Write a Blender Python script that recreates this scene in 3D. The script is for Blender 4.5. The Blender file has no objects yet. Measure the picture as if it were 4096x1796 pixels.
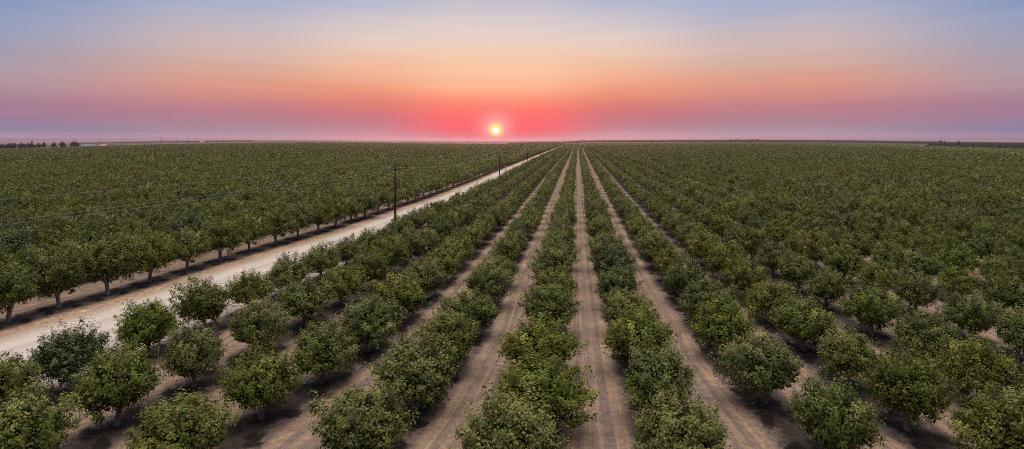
import bpy, math, random
import numpy as np
from mathutils import Vector
R = math.radians
random.seed(7); rng = np.random.default_rng(11)
scene = bpy.context.scene
col = scene.collection

# ------------------------------------------------------------------ survey of the orchard
FP, HC = 2275.0, 15.0            # focal length in photo pixels, drone height in metres
PM = [2312.58405165927, 0.0010275444476269954, 0.491476502341959, -0.22342768580726494, 0.42, 0.21621666246571572,
      1.2989072034152698, 2.921880263544051, 1.0747910571830988, 902.9194150187463, 0.6811336767841417,
      0.004121039102192402, 1206.4751577982346, 166.28108795887707, 2010.492979375227]
x0, kk, c3, A0, SP, SS, Z0, DL, ZL, AA, B2, B4, EE, G1, G2 = PM
RES = np.array([[32.0,1274.0,-5.6,-5.7,1.5],[236.0,1219.0,5.1,-1.3,1.5],[431.0,1171.0,0.9,-1.0,1.5],[598.0,1125.0,2.9,0.6,1.5],[749.0,1079.0,1.0,5.6,1.5],[881.0,1042.0,0.4,5.1,1.5],[998.0,1005.0,-0.8,7.8,1.5],[1104.0,976.0,-4.8,5.7,1.5],[1192.0,952.0,-2.7,1.5,1.5],[1343.0,907.0,-3.3,-2.2,1.5],[1403.0,885.0,-0.4,-1.2,1.5],[1461.0,870.0,-2.2,-5.2,1.5],[1510.0,850.0,-0.9,-2.5,1.5],[1555.0,835.0,-0.7,-3.2,1.5],[1594.0,820.0,1.1,-2.6,1.5],[1630.0,809.0,1.9,-4.7,1.5],[1663.0,800.0,2.4,-7.7,1.5],[1694.0,789.0,2.0,-7.7,1.5],[1720.0,779.0,3.8,-7.9,1.5],[1746.0,769.0,3.4,-7.2,1.5],[280.0,1548.0,40.7,-12.2,0.5],[596.0,1416.0,-5.2,14.6,1.0],[822.0,1322.0,-7.9,16.1,1.0],[1000.0,1246.0,-1.7,11.6,0.5],[468.0,1692.0,20.6,13.0,0.4],[776.0,1544.0,14.7,9.5,1.0],[1022.0,1414.0,4.5,12.9,1.0],[1216.0,1301.0,-4.9,20.9,1.0],[1366.0,1217.0,-9.4,17.8,1.0],[1481.0,1155.0,-8.5,7.3,1.0],[690.0,1880.0,37.5,42.0,0.3],[1045.0,1673.0,15.0,23.9,1.0],[1288.0,1530.0,8.8,-7.4,1.0],[1472.0,1403.0,-3.4,-16.4,1.0],[1605.0,1287.0,-8.8,-7.7,0.5],[1450.0,1850.0,7.5,-5.0,0.3],[1662.0,1636.0,-7.8,-23.9,1.0],[1794.0,1476.0,-10.2,-33.3,0.8],[1895.0,1338.0,-21.5,-22.5,0.5],[2083.0,1990.0,-40.0,-38.8,0.2],[2150.0,1722.0,-36.0,-51.5,0.4],[2157.0,1510.0,-0.4,-33.1,0.5],[2191.0,1337.0,-6.8,-0.4,0.5],[2753.0,1926.0,-21.3,29.0,0.2],[2629.0,1679.0,-7.5,-6.5,0.8],[2550.0,1481.0,2.9,-2.9,0.5],[2506.0,1339.0,1.1,-1.7,0.5],[3300.0,1850.0,-3.0,3.7,0.3],[3058.0,1611.0,10.8,6.1,1.0],[2882.0,1423.0,35.6,22.7,0.8],[2822.0,1304.0,-9.7,13.4,0.4],[3629.0,1716.0,35.8,-9.4,1.0],[3386.0,1537.0,21.1,-8.3,1.0],[3214.0,1402.0,5.9,-11.4,1.0],[3079.0,1291.0,1.7,-9.1,1.0],[2980.0,1198.0,-5.1,-2.9,1.0],[3906.0,1617.0,1.0,-54.9,1.0],[3685.0,1452.0,-26.4,-19.1,0.5],[3487.0,1337.0,-22.9,-10.9,0.4]])

def resid(px, py):
    px = np.asarray(px, float); py = np.asarray(py, float)
    w = np.exp(-((px[..., None]-RES[:, 0])/130)**2 - ((py[..., None]-RES[:, 1])/90)**2) * RES[:, 4]
    s = w.sum(-1) + 0.25
    return (w*RES[:, 2]).sum(-1)/s, (w*RES[:, 3]).sum(-1)/s

def fwd(X, Z):
    th = np.arctan2(X, Z); D = np.hypot(X, Z)
    mx = x0+(th+c3*th**3)/kk+(G1+G2*th)/D**2
    my = 558+AA/D*(1+B2*th**2+B4*th**4)+EE/D**2
    px, py = mx.copy(), my.copy()
    for _ in range(4):
        rx, ry = resid(px, py); px, py = mx-rx, my-ry
    return px, py

def inv(px, py):
    rx, ry = resid(px, py); px = px+rx; py = py+ry
    th = np.zeros_like(px)+0.0; D = AA/np.maximum(py-558, 0.2)
    for _ in range(30):
        t = kk*(px-x0-(G1+G2*th)/np.maximum(D, .6)**2)
        u = th.copy()
        for _ in range(6):
            u = u-(u+c3*u**3-t)/(1+3*c3*u*u)
        th = .5*th+.5*np.clip(u, -2.2, 2.2)
        D = (AA*(1+B2*th**2+B4*th**4)+EE/np.maximum(D, .6))/np.maximum(py-558, 0.2)
    return D*np.sin(th), D*np.cos(th)

HX = [-1500, 0, 300, 600, 900, 1200, 1500, 1800, 2000, 2200, 2400, 3000, 3400, 3700, 4096, 5600]
HY = [590, 575, 568, 562, 558.5, 557.5, 560, 563, 564, 561, 557.5, 555.8, 558, 562, 566, 575]
def hor(px): return np.interp(px, HX, HY)
def tilt(px): return (hor(px)-558.0)/FP      # the plain falls away a little to either side

def place(px, py):
    """ground point seen at (px, py), py counted with the horizon at 558"""
    Y = FP*HC/(py-558); X = (px-2048)/FP*Y
    return X, Y, -tilt(px)*Y
def gz(X, Y):
    Y = np.maximum(Y, 1e-3)
    return -tilt(2048+np.clip(X/Y, -1.6, 1.6)*FP)*Y
def at(px, Y):
    X = (px-2048)/FP*Y
    return Vector((X, Y, float(gz(X, Y))))

# ------------------------------------------------------------------ node helpers
def srgb(r, g, b):
    f = lambda c: (c/255/12.92) if c/255 <= .04045 else ((c/255+.055)/1.055)**2.4
    return (f(r), f(g), f(b), 1)
class NT:
    def __init__(s, nt): s.nt = nt; nt.nodes.clear()
    def n(s, t, **kw):
        o = s.nt.nodes.new(t)
        for k, v in kw.items(): setattr(o, k, v)
        return o
    def l(s, a, b): s.nt.links.new(a, b)
    def put(s, sock, v):
        if isinstance(v, (int, float)): sock.default_value = v
        elif isinstance(v, (tuple, list)): sock.default_value = v
        else: s.l(v, sock)
    def m(s, op, a, b=0.0, c=0.0, clamp=False):
        o = s.n('ShaderNodeMath', operation=op); o.use_clamp = clamp
        for i, v in enumerate((a, b, c)): s.put(o.inputs[i], v)
        return o.outputs[0]
    def mix(s, f, a, b, blend='MIX'):
        o = s.n('ShaderNodeMix', data_type='RGBA', blend_type=blend)
        s.put(o.inputs[0], f); s.put(o.inputs[6], a); s.put(o.inputs[7], b)
        return o.outputs[2]
    def ramp(s, f, stops, interp='LINEAR'):
        o = s.n('ShaderNodeValToRGB'); cr = o.color_ramp; cr.interpolation = interp
        while len(cr.elements) > 1: cr.elements.remove(cr.elements[-1])
        for i, (p, c) in enumerate(stops):
            e = cr.elements[0] if i == 0 else cr.elements.new(min(max(p, 0), 1))
            e.position = min(max(p, 0), 1); e.color = c if len(c) == 4 else (*c, 1)
        s.put(o.inputs[0], f); return o.outputs[0]
    def noise(s, vec, scale, detail=3, rough=.55, dist=0):
        o = s.n('ShaderNodeTexNoise'); o.inputs['Scale'].default_value = scale
        o.inputs['Detail'].default_value = detail; o.inputs['Roughness'].default_value = rough
        o.inputs['Distortion'].default_value = dist
        if vec is not None: s.l(vec, o.inputs['Vector'])
        return o.outputs[0]
    def smooth(s, v, a, b):
        o = s.n('ShaderNodeMapRange', interpolation_type='SMOOTHSTEP')
        s.put(o.inputs[0], v); o.inputs[1].default_value = a; o.inputs[2].default_value = b
        o.inputs[3].default_value = 0; o.inputs[4].default_value = 1
        return o.outputs[0]
def new_mat(name):
    m = bpy.data.materials.new(name); m.use_nodes = True
    return m, NT(m.node_tree)
def simple(name, c, rough=.7, var=.15, scale=3.0, metal=0):
    m, t = new_mat(name)
    tc = t.n('ShaderNodeTexCoord')
    nz = t.noise(tc.outputs['Object'], scale, 4)
    f = t.m('MULTIPLY_ADD', nz, 2*var, 1-var)
    cc = t.mix(1.0, (*c, 1), f, 'MULTIPLY')
    b = t.n('ShaderNodeBsdfPrincipled'); t.l(cc, b.inputs['Base Color']); b.inputs['Roughness'].default_value = rough; b.inputs['Specular IOR Level'].default_value = .2
    b.inputs['Metallic'].default_value = metal
    o = t.n('ShaderNodeOutputMaterial'); t.l(b.outputs[0], o.inputs[0])
    return m

# ------------------------------------------------------------------ world
SUN_AZ = math.atan((1983-2048)/FP); SUN_EL = math.atan((558-522)/FP)
w = bpy.data.worlds.new("World"); scene.world = w; w.use_nodes = True
t = NT(w.node_tree)
tc = t.n('ShaderNodeTexCoord'); sep = t.n('ShaderNodeSeparateXYZ'); t.l(tc.outputs['Generated'], sep.inputs[0])
X, Y, Zc = sep.outputs
az = t.m('ARCTAN2', X, Y)
hyp = t.m('SQRT', t.m('ADD', t.m('MULTIPLY', X, X), t.m('MULTIPLY', Y, Y)))
tel = t.m('DIVIDE', Zc, t.m('MAXIMUM', hyp, .02))                   # tan of the elevation
daz = t.m('SUBTRACT', az, SUN_AZ); adaz = t.m('ABSOLUTE', daz)
# thin smoke streaks: bend the height a little
cv = t.n('ShaderNodeCombineXYZ'); t.l(t.m('MULTIPLY', az, 1.1), cv.inputs[0]); t.l(t.m('MULTIPLY', t.m('SUBTRACT', tel, t.m('MULTIPLY', adaz, .02)), 26), cv.inputs[1])
st = t.noise(cv.outputs[0], 1.6, 4, .5, .3)
telw = t.m('ADD', tel, t.m('MULTIPLY', t.m('SUBTRACT', st, .5), .022))
TOP = 558/FP
ys = [558, 548, 520, 480, 440, 400, 350, 300, 250, 200, 150, 100, 50, 0]
C0 = [(228,150,150),(225,125,132),(250,104,112),(253,106,110),(255,122,110),(255,146,120),(254,182,144),(252,195,160),(247,203,170),(242,206,183),(234,208,200),(222,206,204),(208,200,205),(197,192,206)]
C1 = [(222,172,180),(210,160,168),(198,134,146),(200,122,132),(216,122,118),(228,135,118),(240,160,128),(243,180,150),(238,192,165),(234,203,185),(226,205,198),(212,200,202),(195,192,205),(176,184,207)]
C2 = [(200,168,182),(186,158,172),(172,142,158),(178,130,144),(192,128,136),(206,138,134),(222,152,134),(218,166,146),(213,176,165),(210,184,178),(202,184,186),(190,184,195),(177,178,200),(166,176,206)]
C3 = [(172,158,178),(162,146,170),(144,130,162),(152,126,154),(166,126,150),(170,134,152),(175,147,160),(172,155,168),(165,157,174),(158,158,182),(151,159,188),(143,157,192),(133,152,192),(119,148,192)]
def stops(C, f):
    s = [(((558-y)/FP*f)/.5, srgb(*c)) for y, c in zip(ys, C)]
    return s+[(.32/.5*1.0+.08, srgb(*[int(.93*a+.07*b) for a, b in zip(C[-1], (120,150,195))])), (1, srgb(118,145,190))]
tt = t.m('MULTIPLY', telw, 2.0, clamp=True)
r0, r1, r2, r3 = (t.ramp(tt, stops(C, f)) for C, f in ((C0, 1), (C1, .99), (C2, .93), (C3, .80)))
sky = t.mix(t.smooth(adaz, R(3), R(13)), r0, r1)
sky = t.mix(t.smooth(adaz, R(11), R(25)), sky, r2)
sky = t.mix(t.smooth(t.m('SUBTRACT', adaz, t.m('MULTIPLY', t.smooth(daz, R(-5), R(5)), R(4))), R(24), R(43)), sky, r3)
# smoke bands lighten and darken slightly
b1 = t.noise(cv.outputs[0], 3.1, 5, .55, .6)
sky = t.mix(1.0, sky, t.m('MULTIPLY_ADD', b1, .10, .95), 'MULTIPLY')
# distant range seen as a faint band through the smoke
cr2 = t.n('ShaderNodeCombineXYZ'); t.l(t.m('MULTIPLY', az, 9), cr2.inputs[0])
rid = t.m('MULTIPLY_ADD', t.noise(cr2.outputs[0], 1.0, 3), .010, .0045)
band = t.m('MULTIPLY', t.smooth(t.m('SUBTRACT', rid, tel), -.0006, .0006), .16)
sky = t.mix(band, sky, srgb(196,140,160))
# the sun and its glow in the smoke
def glow(sa, se, ec, power=2.0):
    a = t.m('DIVIDE', daz, R(sa)); e = t.m('DIVIDE', t.m('SUBTRACT', tel, math.tan(R(ec))), R(se))
    d = t.m('ADD', t.m('MULTIPLY', a, a), t.m('MULTIPLY', e, e))
    return t.m('POWER', 2.718, t.m('MULTIPLY', d, -1.0)) if power == 2 else t.m('POWER', 2.718, t.m('MULTIPLY', t.m('MULTIPLY', d, d), -1.0))
E0 = math.degrees(SUN_EL)
sky = t.mix(t.m('MULTIPLY', glow(3.9, 1.0, E0-.1), .80), sky, srgb(255,98,110))
sky = t.mix(t.m('MULTIPLY', glow(1.5, 1.35, E0+.3), .72), sky, srgb(255,190,180))
sky = t.mix(t.m('MULTIPLY', glow(.74, .70, E0+.10, 4), .90), sky, srgb(255,222,150))
sky = t.mix(t.m('MULTIPLY', glow(.50, .49, E0+.04, 4), 1.0), sky, srgb(255,250,140))
a = t.m('POWER', daz, 2.0); e = t.m('POWER', t.m('SUBTRACT', tel, math.tan(SUN_EL)), 2.0)
disc = t.smooth(t.m('SQRT', t.m('ADD', a, e)), R(.31), R(.25))
sky = t.mix(disc, sky, (1.6, 1.5, 1.3, 1))
sky = t.mix(t.smooth(adaz, R(60), R(115)), sky, t.mix(1.0, sky, (.30, .32, .38, 1), 'MULTIPLY'))
# unseen overhead sky, boosted far above a dusk zenith as added fill light
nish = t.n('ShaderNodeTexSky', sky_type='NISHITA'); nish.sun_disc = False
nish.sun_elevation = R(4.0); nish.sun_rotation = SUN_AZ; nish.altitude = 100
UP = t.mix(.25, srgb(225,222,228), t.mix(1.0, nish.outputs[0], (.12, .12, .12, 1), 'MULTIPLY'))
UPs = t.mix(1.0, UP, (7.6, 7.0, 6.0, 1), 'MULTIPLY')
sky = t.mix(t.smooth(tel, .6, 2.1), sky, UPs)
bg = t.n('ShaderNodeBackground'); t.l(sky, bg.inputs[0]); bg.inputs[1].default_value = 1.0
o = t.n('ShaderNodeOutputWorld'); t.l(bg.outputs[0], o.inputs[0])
try: w.cycles.sampling_method = 'AUTOMATIC'
except Exception: pass

sl = bpy.data.lights.new('sun', 'SUN'); sl.energy = .7; sl.angle = R(10); sl.color = (1, .36, .26)
so = bpy.data.objects.new('sun', sl); col.objects.link(so)
dv = Vector((math.sin(SUN_AZ), math.cos(SUN_AZ), math.tan(R(4.0)))).normalized()
so.rotation_euler = dv.to_track_quat('Z', 'Y').to_euler()

cam = bpy.data.cameras.new('camera'); cam.sensor_width = 36; cam.lens = FP/4096*36
cam.shift_y = (558-898)/4096; cam.clip_start = .5; cam.clip_end = 80000
co = bpy.data.objects.new('camera', cam); col.objects.link(co); co.location = (0, 0, HC); co.rotation_euler = (R(90), 0, 0)
scene.camera = co
scene.view_settings.view_transform = 'Standard'; scene.view_settings.look = 'None'
scene.view_settings.exposure = 0; scene.view_settings.gamma = 1
cy = scene.cycles
cy.pixel_filter_type = 'BLACKMAN_HARRIS'; cy.filter_width = 1.0; cy.max_bounces = 4; cy.diffuse_bounces = 3; cy.glossy_bounces = 1; cy.transmission_bounces = 2; cy.volume_bounces = 0
cy.use_denoising = False; cy.denoiser = 'OPENIMAGEDENOISE'; cy.denoising_prefilter = 'ACCURATE'; cy.denoising_input_passes = 'RGB_ALBEDO_NORMAL'; cy.sample_clamp_indirect = 4

# ------------------------------------------------------------------ mesh helpers
def link(name, me, mat=None, parent=None):
    o = bpy.data.objects.new(name, me); col.objects.link(o)
    if mat is not None and me is not None and not me.materials: me.materials.append(mat)
    if parent is not None: o.parent = parent
    return o
def tag(o, label=None, cat=None, group=None, kind=None):
    if label: o['label'] = label
    if cat: o['category'] = cat
    if group: o['group'] = group
    if kind: o['kind'] = kind
    return o
def mesh(name, v, f, mat=None, smooth=False):
    me = bpy.data.meshes.new(name); me.from_pydata([tuple(p) for p in v], [], [tuple(q) for q in f])
    if smooth:
        for p in me.polygons: p.use_smooth = True
    if mat: me.materials.append(mat)
    me.update(); return me
class MB:
    def __init__(s): s.v = []; s.f = []
    def box(s, c, d, rz=0):
        n = len(s.v); cx, cyy, cz = c; ca, sa = math.cos(rz), math.sin(rz)
        for dz in (-.5, .5):
            for dx, dy in ((-.5, -.5), (.5, -.5), (.5, .5), (-.5, .5)):
                x, y = dx*d[0], dy*d[1]
                s.v.append((cx+x*ca-y*sa, cyy+x*sa+y*ca, cz+dz*d[2]))
        for q in ((0,3,2,1),(4,5,6,7),(0,1,5,4),(1,2,6,5),(2,3,7,6),(3,0,4,7)): s.f.append(tuple(n+i for i in q))
        return s
    def tube(s, pts, rad, k=8, cap=True):
        pts = [Vector(p) for p in pts]
        if not hasattr(rad, '__len__'): rad = [rad]*len(pts)
        n0 = len(s.v)
        for i, p in enumerate(pts):
            d = (pts[min(i+1, len(pts)-1)]-pts[max(i-1, 0)]).normalized()
            u = d.orthogonal().normalized() if i == 0 else (pu-d*pu.dot(d)).normalized()
            pu = u; vv = d.cross(u)
            for j in range(k):
                a = 2*math.pi*j/k
                s.v.append(tuple(p+(u*math.cos(a)+vv*math.sin(a))*rad[i]))
        for i in range(len(pts)-1):
            for j in range(k):
                a = n0+i*k+j; b = n0+i*k+(j+1) % k
                s.f.append((a, b, b+k, a+k))
        if cap:
            s.f.append(tuple(n0+j for j in range(k))[::-1]); s.f.append(tuple(n0+(len(pts)-1)*k+j for j in range(k)))
        return s
    def lathe(s, prof, k=12, c=(0, 0, 0)):
        n0 = len(s.v)
        for r, z in prof:
            for j in range(k):
                a = 2*math.pi*j/k; s.v.append((c[0]+r*math.cos(a), c[1]+r*math.sin(a), c[2]+z))
        for i in range(len(prof)-1):
            for j in range(k):
                a = n0+i*k+j; b = n0+i*k+(j+1) % k; s.f.append((a, b, b+k, a+k))
        s.f.append(tuple(n0+j for j in range(k))[::-1]); s.f.append(tuple(n0+(len(prof)-1)*k+j for j in range(k)))
        return s
    def build(s, name, mat, parent=None, smooth=False): return link(name, mesh(name, s.v, s.f, mat, smooth), None, parent)

# ------------------------------------------------------------------ ground
def lattice_nodes(t):
    ax = t.n('ShaderNodeAttribute', attribute_name='lat'); sp_ = t.n('ShaderNodeSeparateXYZ'); t.l(ax.outputs['Vector'], sp_.inputs[0])
    return sp_.outputs[0], sp_.outputs[1]
ROAD0, ROAD1 = -2.72, -2.09
gm, t = new_mat('ground'); LX, LZ = lattice_nodes(t)
geo = t.n('ShaderNodeNewGeometry'); pos = geo.outputs['Position']
nb = t.noise(pos, .35, 5, .6); nf = t.noise(pos, 2.6, 5, .65); nl = t.noise(pos, .05, 3)
wob = t.m('MULTIPLY', t.m('SUBTRACT', t.noise(pos, .12, 2), .5), .08)
isL = t.m('LESS_THAN', LX, -2.6)
ur = t.m('DIVIDE', t.m('SUBTRACT', LX, A0), SP); ul = t.m('DIVIDE', t.m('ADD', LX, DL), SP)
u = t.m('ADD', t.m('MULTIPLY', ur, t.m('SUBTRACT', 1, isL)), t.m('MULTIPLY', ul, isL))
vr = t.m('DIVIDE', t.m('SUBTRACT', LZ, Z0), SS); vl = t.m('DIVIDE', t.m('SUBTRACT', LZ, ZL), SS)
v = t.m('ADD', t.m('MULTIPLY', vr, t.m('SUBTRACT', 1, isL)), t.m('MULTIPLY', vl, isL))
du0 = t.m('ABSOLUTE', t.m('SUBTRACT', u, t.m('ROUND', u)))            # 0 on a row of trunks, .5 in mid lane
du = t.m('ADD', du0, wob)
dvv = t.m('ABSOLUTE', t.m('SUBTRACT', v, t.m('ROUND', v)))
soil = t.mix(t.smooth(nf, .35, .68), (.055,.040,.035,1), (.13,.098,.085,1))
track = t.mix(nf, (.10,.074,.066,1), (.17,.127,.108,1))
dry = t.mix(nf, (.20,.132,.080,1), (.335,.230,.145,1))
stripe = t.ramp(t.m('ADD', du, 0.0), [(0,(0,)*3),(.20,(0,)*3),(.26,(.9,)*3),(.33,(1,)*3),(.365,(.25,)*3),(.40,(.2,)*3),(.43,(.85,)*3),(.46,(.75,)*3),(.485,(.35,)*3),(.52,(.5,)*3)])
stripe = t.m('MULTIPLY', stripe, t.m('MULTIPLY_ADD', t.smooth(nb, .3, .6), .5, .5))
scv = t.n('ShaderNodeCombineXYZ'); t.l(t.m('MULTIPLY', u, 34.0), scv.inputs[0]); t.l(t.m('MULTIPLY', v, .35), scv.inputs[1])
streak = t.noise(scv.outputs[0], 1.0, 4, .65)
stripe = t.m('ADD', t.m('MULTIPLY', stripe, .75), t.m('MULTIPLY', t.m('SUBTRACT', t.smooth(streak, .30, .70), .5), .6), clamp=True)
base = t.mix(stripe, track, dry)
c = t.mix(t.smooth(t.m('ADD', du, t.m('MULTIPLY', t.m('SUBTRACT', nb, .5), .1)), .27, .14), base, soil)
# damp drip-line soil
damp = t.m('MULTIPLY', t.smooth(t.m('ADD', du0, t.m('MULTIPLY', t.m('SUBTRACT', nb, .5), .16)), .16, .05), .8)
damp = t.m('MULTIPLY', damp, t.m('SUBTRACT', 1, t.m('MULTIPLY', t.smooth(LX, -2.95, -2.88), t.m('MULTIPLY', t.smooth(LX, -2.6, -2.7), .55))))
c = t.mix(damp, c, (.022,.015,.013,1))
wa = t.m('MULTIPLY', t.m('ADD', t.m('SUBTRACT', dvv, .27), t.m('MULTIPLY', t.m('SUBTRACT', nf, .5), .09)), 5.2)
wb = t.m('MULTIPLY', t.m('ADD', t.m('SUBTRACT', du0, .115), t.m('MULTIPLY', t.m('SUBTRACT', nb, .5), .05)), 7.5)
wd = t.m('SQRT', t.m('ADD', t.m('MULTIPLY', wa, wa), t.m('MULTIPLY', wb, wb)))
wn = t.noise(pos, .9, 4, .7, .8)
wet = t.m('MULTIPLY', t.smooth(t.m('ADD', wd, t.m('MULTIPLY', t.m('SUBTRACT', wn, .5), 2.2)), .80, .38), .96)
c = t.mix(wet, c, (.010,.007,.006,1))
# verge between the road and the planted blocks
vergeR = t.m('MULTIPLY', t.smooth(LX, ROAD1-.02, ROAD1), t.smooth(LX, -1.975, -2.01))
c = t.mix(vergeR, c, t.mix(nf, (.21,.175,.155,1), (.37,.315,.27,1)))
vergeL = t.m('MULTIPLY', t.smooth(LX, -2.82, -2.79), t.smooth(LX, ROAD0+.02, ROAD0-.01))
c = t.mix(vergeL, c, t.mix(t.smooth(nf, .3, .7), (.22,.145,.095,1), (.40,.28,.185,1)))
mid = t.m('MULTIPLY', t.smooth(LX, ROAD0-.01, ROAD0), t.smooth(LX, ROAD1+.01, ROAD1))
c = t.mix(mid, c, (.3,.25,.21,1))
# open plain beyond the blocks
sepp = t.n('ShaderNodeSeparateXYZ'); t.l(pos, sepp.inputs[0])
vor = t.n('ShaderNodeTexVoronoi'); vor.distance = 'CHEBYCHEV'; vor.inputs['Scale'].default_value = .00085; t.l(pos, vor.inputs['Vector'])
sv = t.n('ShaderNodeSeparateXYZ'); t.l(vor.outputs['Color'], sv.inputs[0])
fields = t.ramp(sv.outputs[0], [(0,(.035,.042,.025)),(.25,(.055,.06,.035)),(.32,(.16,.115,.10)),(.55,(.11,.085,.075)),(.66,(.06,.06,.04)),(.85,(.13,.10,.085)),(.93,(.22,.17,.15))], 'CONSTANT')
dz = 0
far = t.smooth(sepp.outputs[1], 1900, 2000)
c = t.mix(far, c, fields)
fine = t.m('ADD', t.m('MULTIPLY', t.noise(pos, 9.0, 4, .8), .9), t.m('MULTIPLY', t.noise(pos, 1.3, 4, .7), .7))
c = t.mix(1.0, c, t.m('MULTIPLY_ADD', t.smooth(fine, .5, 1.1), .75, .62), 'MULTIPLY')
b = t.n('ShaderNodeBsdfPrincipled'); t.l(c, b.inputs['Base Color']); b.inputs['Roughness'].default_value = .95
b.inputs['Specular IOR Level'].default_value = .15
bp = t.n('ShaderNodeBump'); bp.inputs['Strength'].default_value = .6; bp.inputs['Distance'].default_value = .12
t.l(t.m('ADD', t.noise(pos, 5.0, 4, .7), t.m('MULTIPLY', stripe, .6)), bp.inputs['Height']); t.l(bp.outputs[0], b.inputs['Normal'])
o = t.n('ShaderNodeOutputMaterial'); t.l(b.outputs[0], o.inputs[0])

gx = np.concatenate([np.arange(-3600, -300, 150), np.arange(-300, 4400, 24), np.arange(4400, 7800, 150)]).astype(float)
gq = np.concatenate([np.linspace(1900, 60, 150), np.geomspace(60, 1.7, 70)[1:]])
PX, PQ = np.meshgrid(gx, gq)
LXv, LZv = inv(PX, PQ+558)
Yw = FP*HC/PQ; Xw = (PX-2048)/FP*Yw; Zw = gz(Xw, Yw)
V = np.stack([Xw, Yw, Zw], -1).reshape(-1, 3); Lt = np.stack([LXv, LZv, 0*LXv], -1).reshape(-1, 3)
nr, nc = PX.shape
idx = np.arange(nr*nc).reshape(nr, nc)
Fq = np.stack([idx[:-1, :-1], idx[:-1, 1:], idx[1:, 1:], idx[1:, :-1]], -1).reshape(-1, 4)
# ground under and behind the drone
ex = [];  elt = []
for q, yy in enumerate((8.0, -60.0, -400.0)):
    r = V[:nc].copy(); r[:, 1] = yy; r[:, 0] *= (1, 2.5, 12)[q]; r[:, 2] = -.02
    ex.append(r); l = Lt[:nc].copy(); l[:, 1] -= .2*(q+1); elt.append(l)
base_n = len(V); V = np.concatenate([V]+ex); Lt = np.concatenate([Lt]+elt)
rows = [np.arange(nc)]+[base_n+np.arange(nc)+q*nc for q in range(3)]
ef = [np.stack([rows[q+1][:-1], rows[q+1][1:], rows[q][1:], rows[q][:-1]], -1) for q in range(3)]
Fq = np.concatenate([Fq]+ef)
def np_mesh(name, V, F, mat, attr=None):
    me = bpy.data.meshes.new(name); k = F.shape[1]
    me.vertices.add(len(V)); me.vertices.foreach_set('co', V.astype(np.float32).ravel())
    me.loops.add(F.size); me.loops.foreach_set('vertex_index', F.astype(np.int32).ravel())
    me.polygons.add(len(F)); me.polygons.foreach_set('loop_start', np.arange(0, F.size, k, dtype=np.int32))
    me.update(calc_edges=True)
    if attr is not None:
        for an, (ty, dom, data) in attr.items():
            a = me.attributes.new(an, ty, dom)
            a.data.foreach_set('vector' if ty == 'FLOAT_VECTOR' else 'value', data.astype(np.float32).ravel())
    me.materials.append(mat); return me
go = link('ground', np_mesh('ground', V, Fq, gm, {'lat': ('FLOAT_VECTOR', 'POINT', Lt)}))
tag(go, 'brown orchard floor and dry plain reaching the horizon', kind='structure')

# dirt road: a sheet of its own, 4 cm over the floor
rm, t = new_mat('road'); LX, LZ = lattice_nodes(t)
geo = t.n('ShaderNodeNewGeometry'); pos = geo.outputs['Position']
nf = t.noise(pos, 3.0, 5, .65); nb = t.noise(pos, .25, 4)
rr = t.m('MULTIPLY', t.m('SUBTRACT', LX, ROAD0), 1/(ROAD1-ROAD0))
tr = t.ramp(t.m('ADD', rr, t.m('MULTIPLY', t.m('SUBTRACT', nb, .5), .08)), [(0,(.30,.22,.155)),(.08,(.34,.275,.215)),(.16,(.42,.36,.305)),(.27,(.46,.40,.35)),(.33,(.36,.315,.28)),(.40,(.42,.365,.32)),(.52,(.46,.40,.35)),(.60,(.36,.315,.28)),(.68,(.43,.375,.325)),(.8,(.37,.32,.28)),(.92,(.33,.285,.245)),(1,(.30,.255,.22))])
tr = t.mix(1.0, tr, t.m('MULTIPLY_ADD', t.smooth(t.noise(pos, 8.0, 4, .8), .3, .7), .25, .87), 'MULTIPLY')
c = t.mix(1.0, tr, t.m('MULTIPLY_ADD', t.m('ADD', nf, t.m('MULTIPLY', nb, .5)), .45, .58), 'MULTIPLY')
b = t.n('ShaderNodeBsdfPrincipled'); t.l(c, b.inputs['Base Color']); b.inputs['Roughness'].default_value = .95; b.inputs['Specular IOR Level'].default_value = .1
o = t.n('ShaderNodeOutputMaterial'); t.l(b.outputs[0], o.inputs[0])
zz = np.concatenate([np.linspace(-1.2, 3, 90), np.geomspace(3, 57, 120)[1:]])
xx = np.linspace(0, 1, 9)
XL, ZZ = np.meshgrid(xx, zz)
XLw = ROAD0+(ROAD1-ROAD0)*XL + .012*np.sin(ZZ*9+XL*3)*((XL < .05)|(XL > .95))
px, py = fwd(XLw, ZZ)
rx_, ry_, rz_ = place(px, py)
V = np.stack([rx_, ry_, rz_+.04+.0004*ry_], -1).reshape(-1, 3); Lr = np.stack([XLw, ZZ, 0*ZZ], -1).reshape(-1, 3)
nr, nc = XL.shape; idx = np.arange(nr*nc).reshape(nr, nc)
Fq = np.stack([idx[:-1, :-1], idx[:-1, 1:], idx[1:, 1:], idx[1:, :-1]], -1).reshape(-1, 4)
ro = link('dirt_road', np_mesh('dirt_road', V, Fq, rm, {'lat': ('FLOAT_VECTOR', 'POINT', Lr)}))
tag(ro, 'pale dirt road between the two planted blocks', kind='structure')

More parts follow.
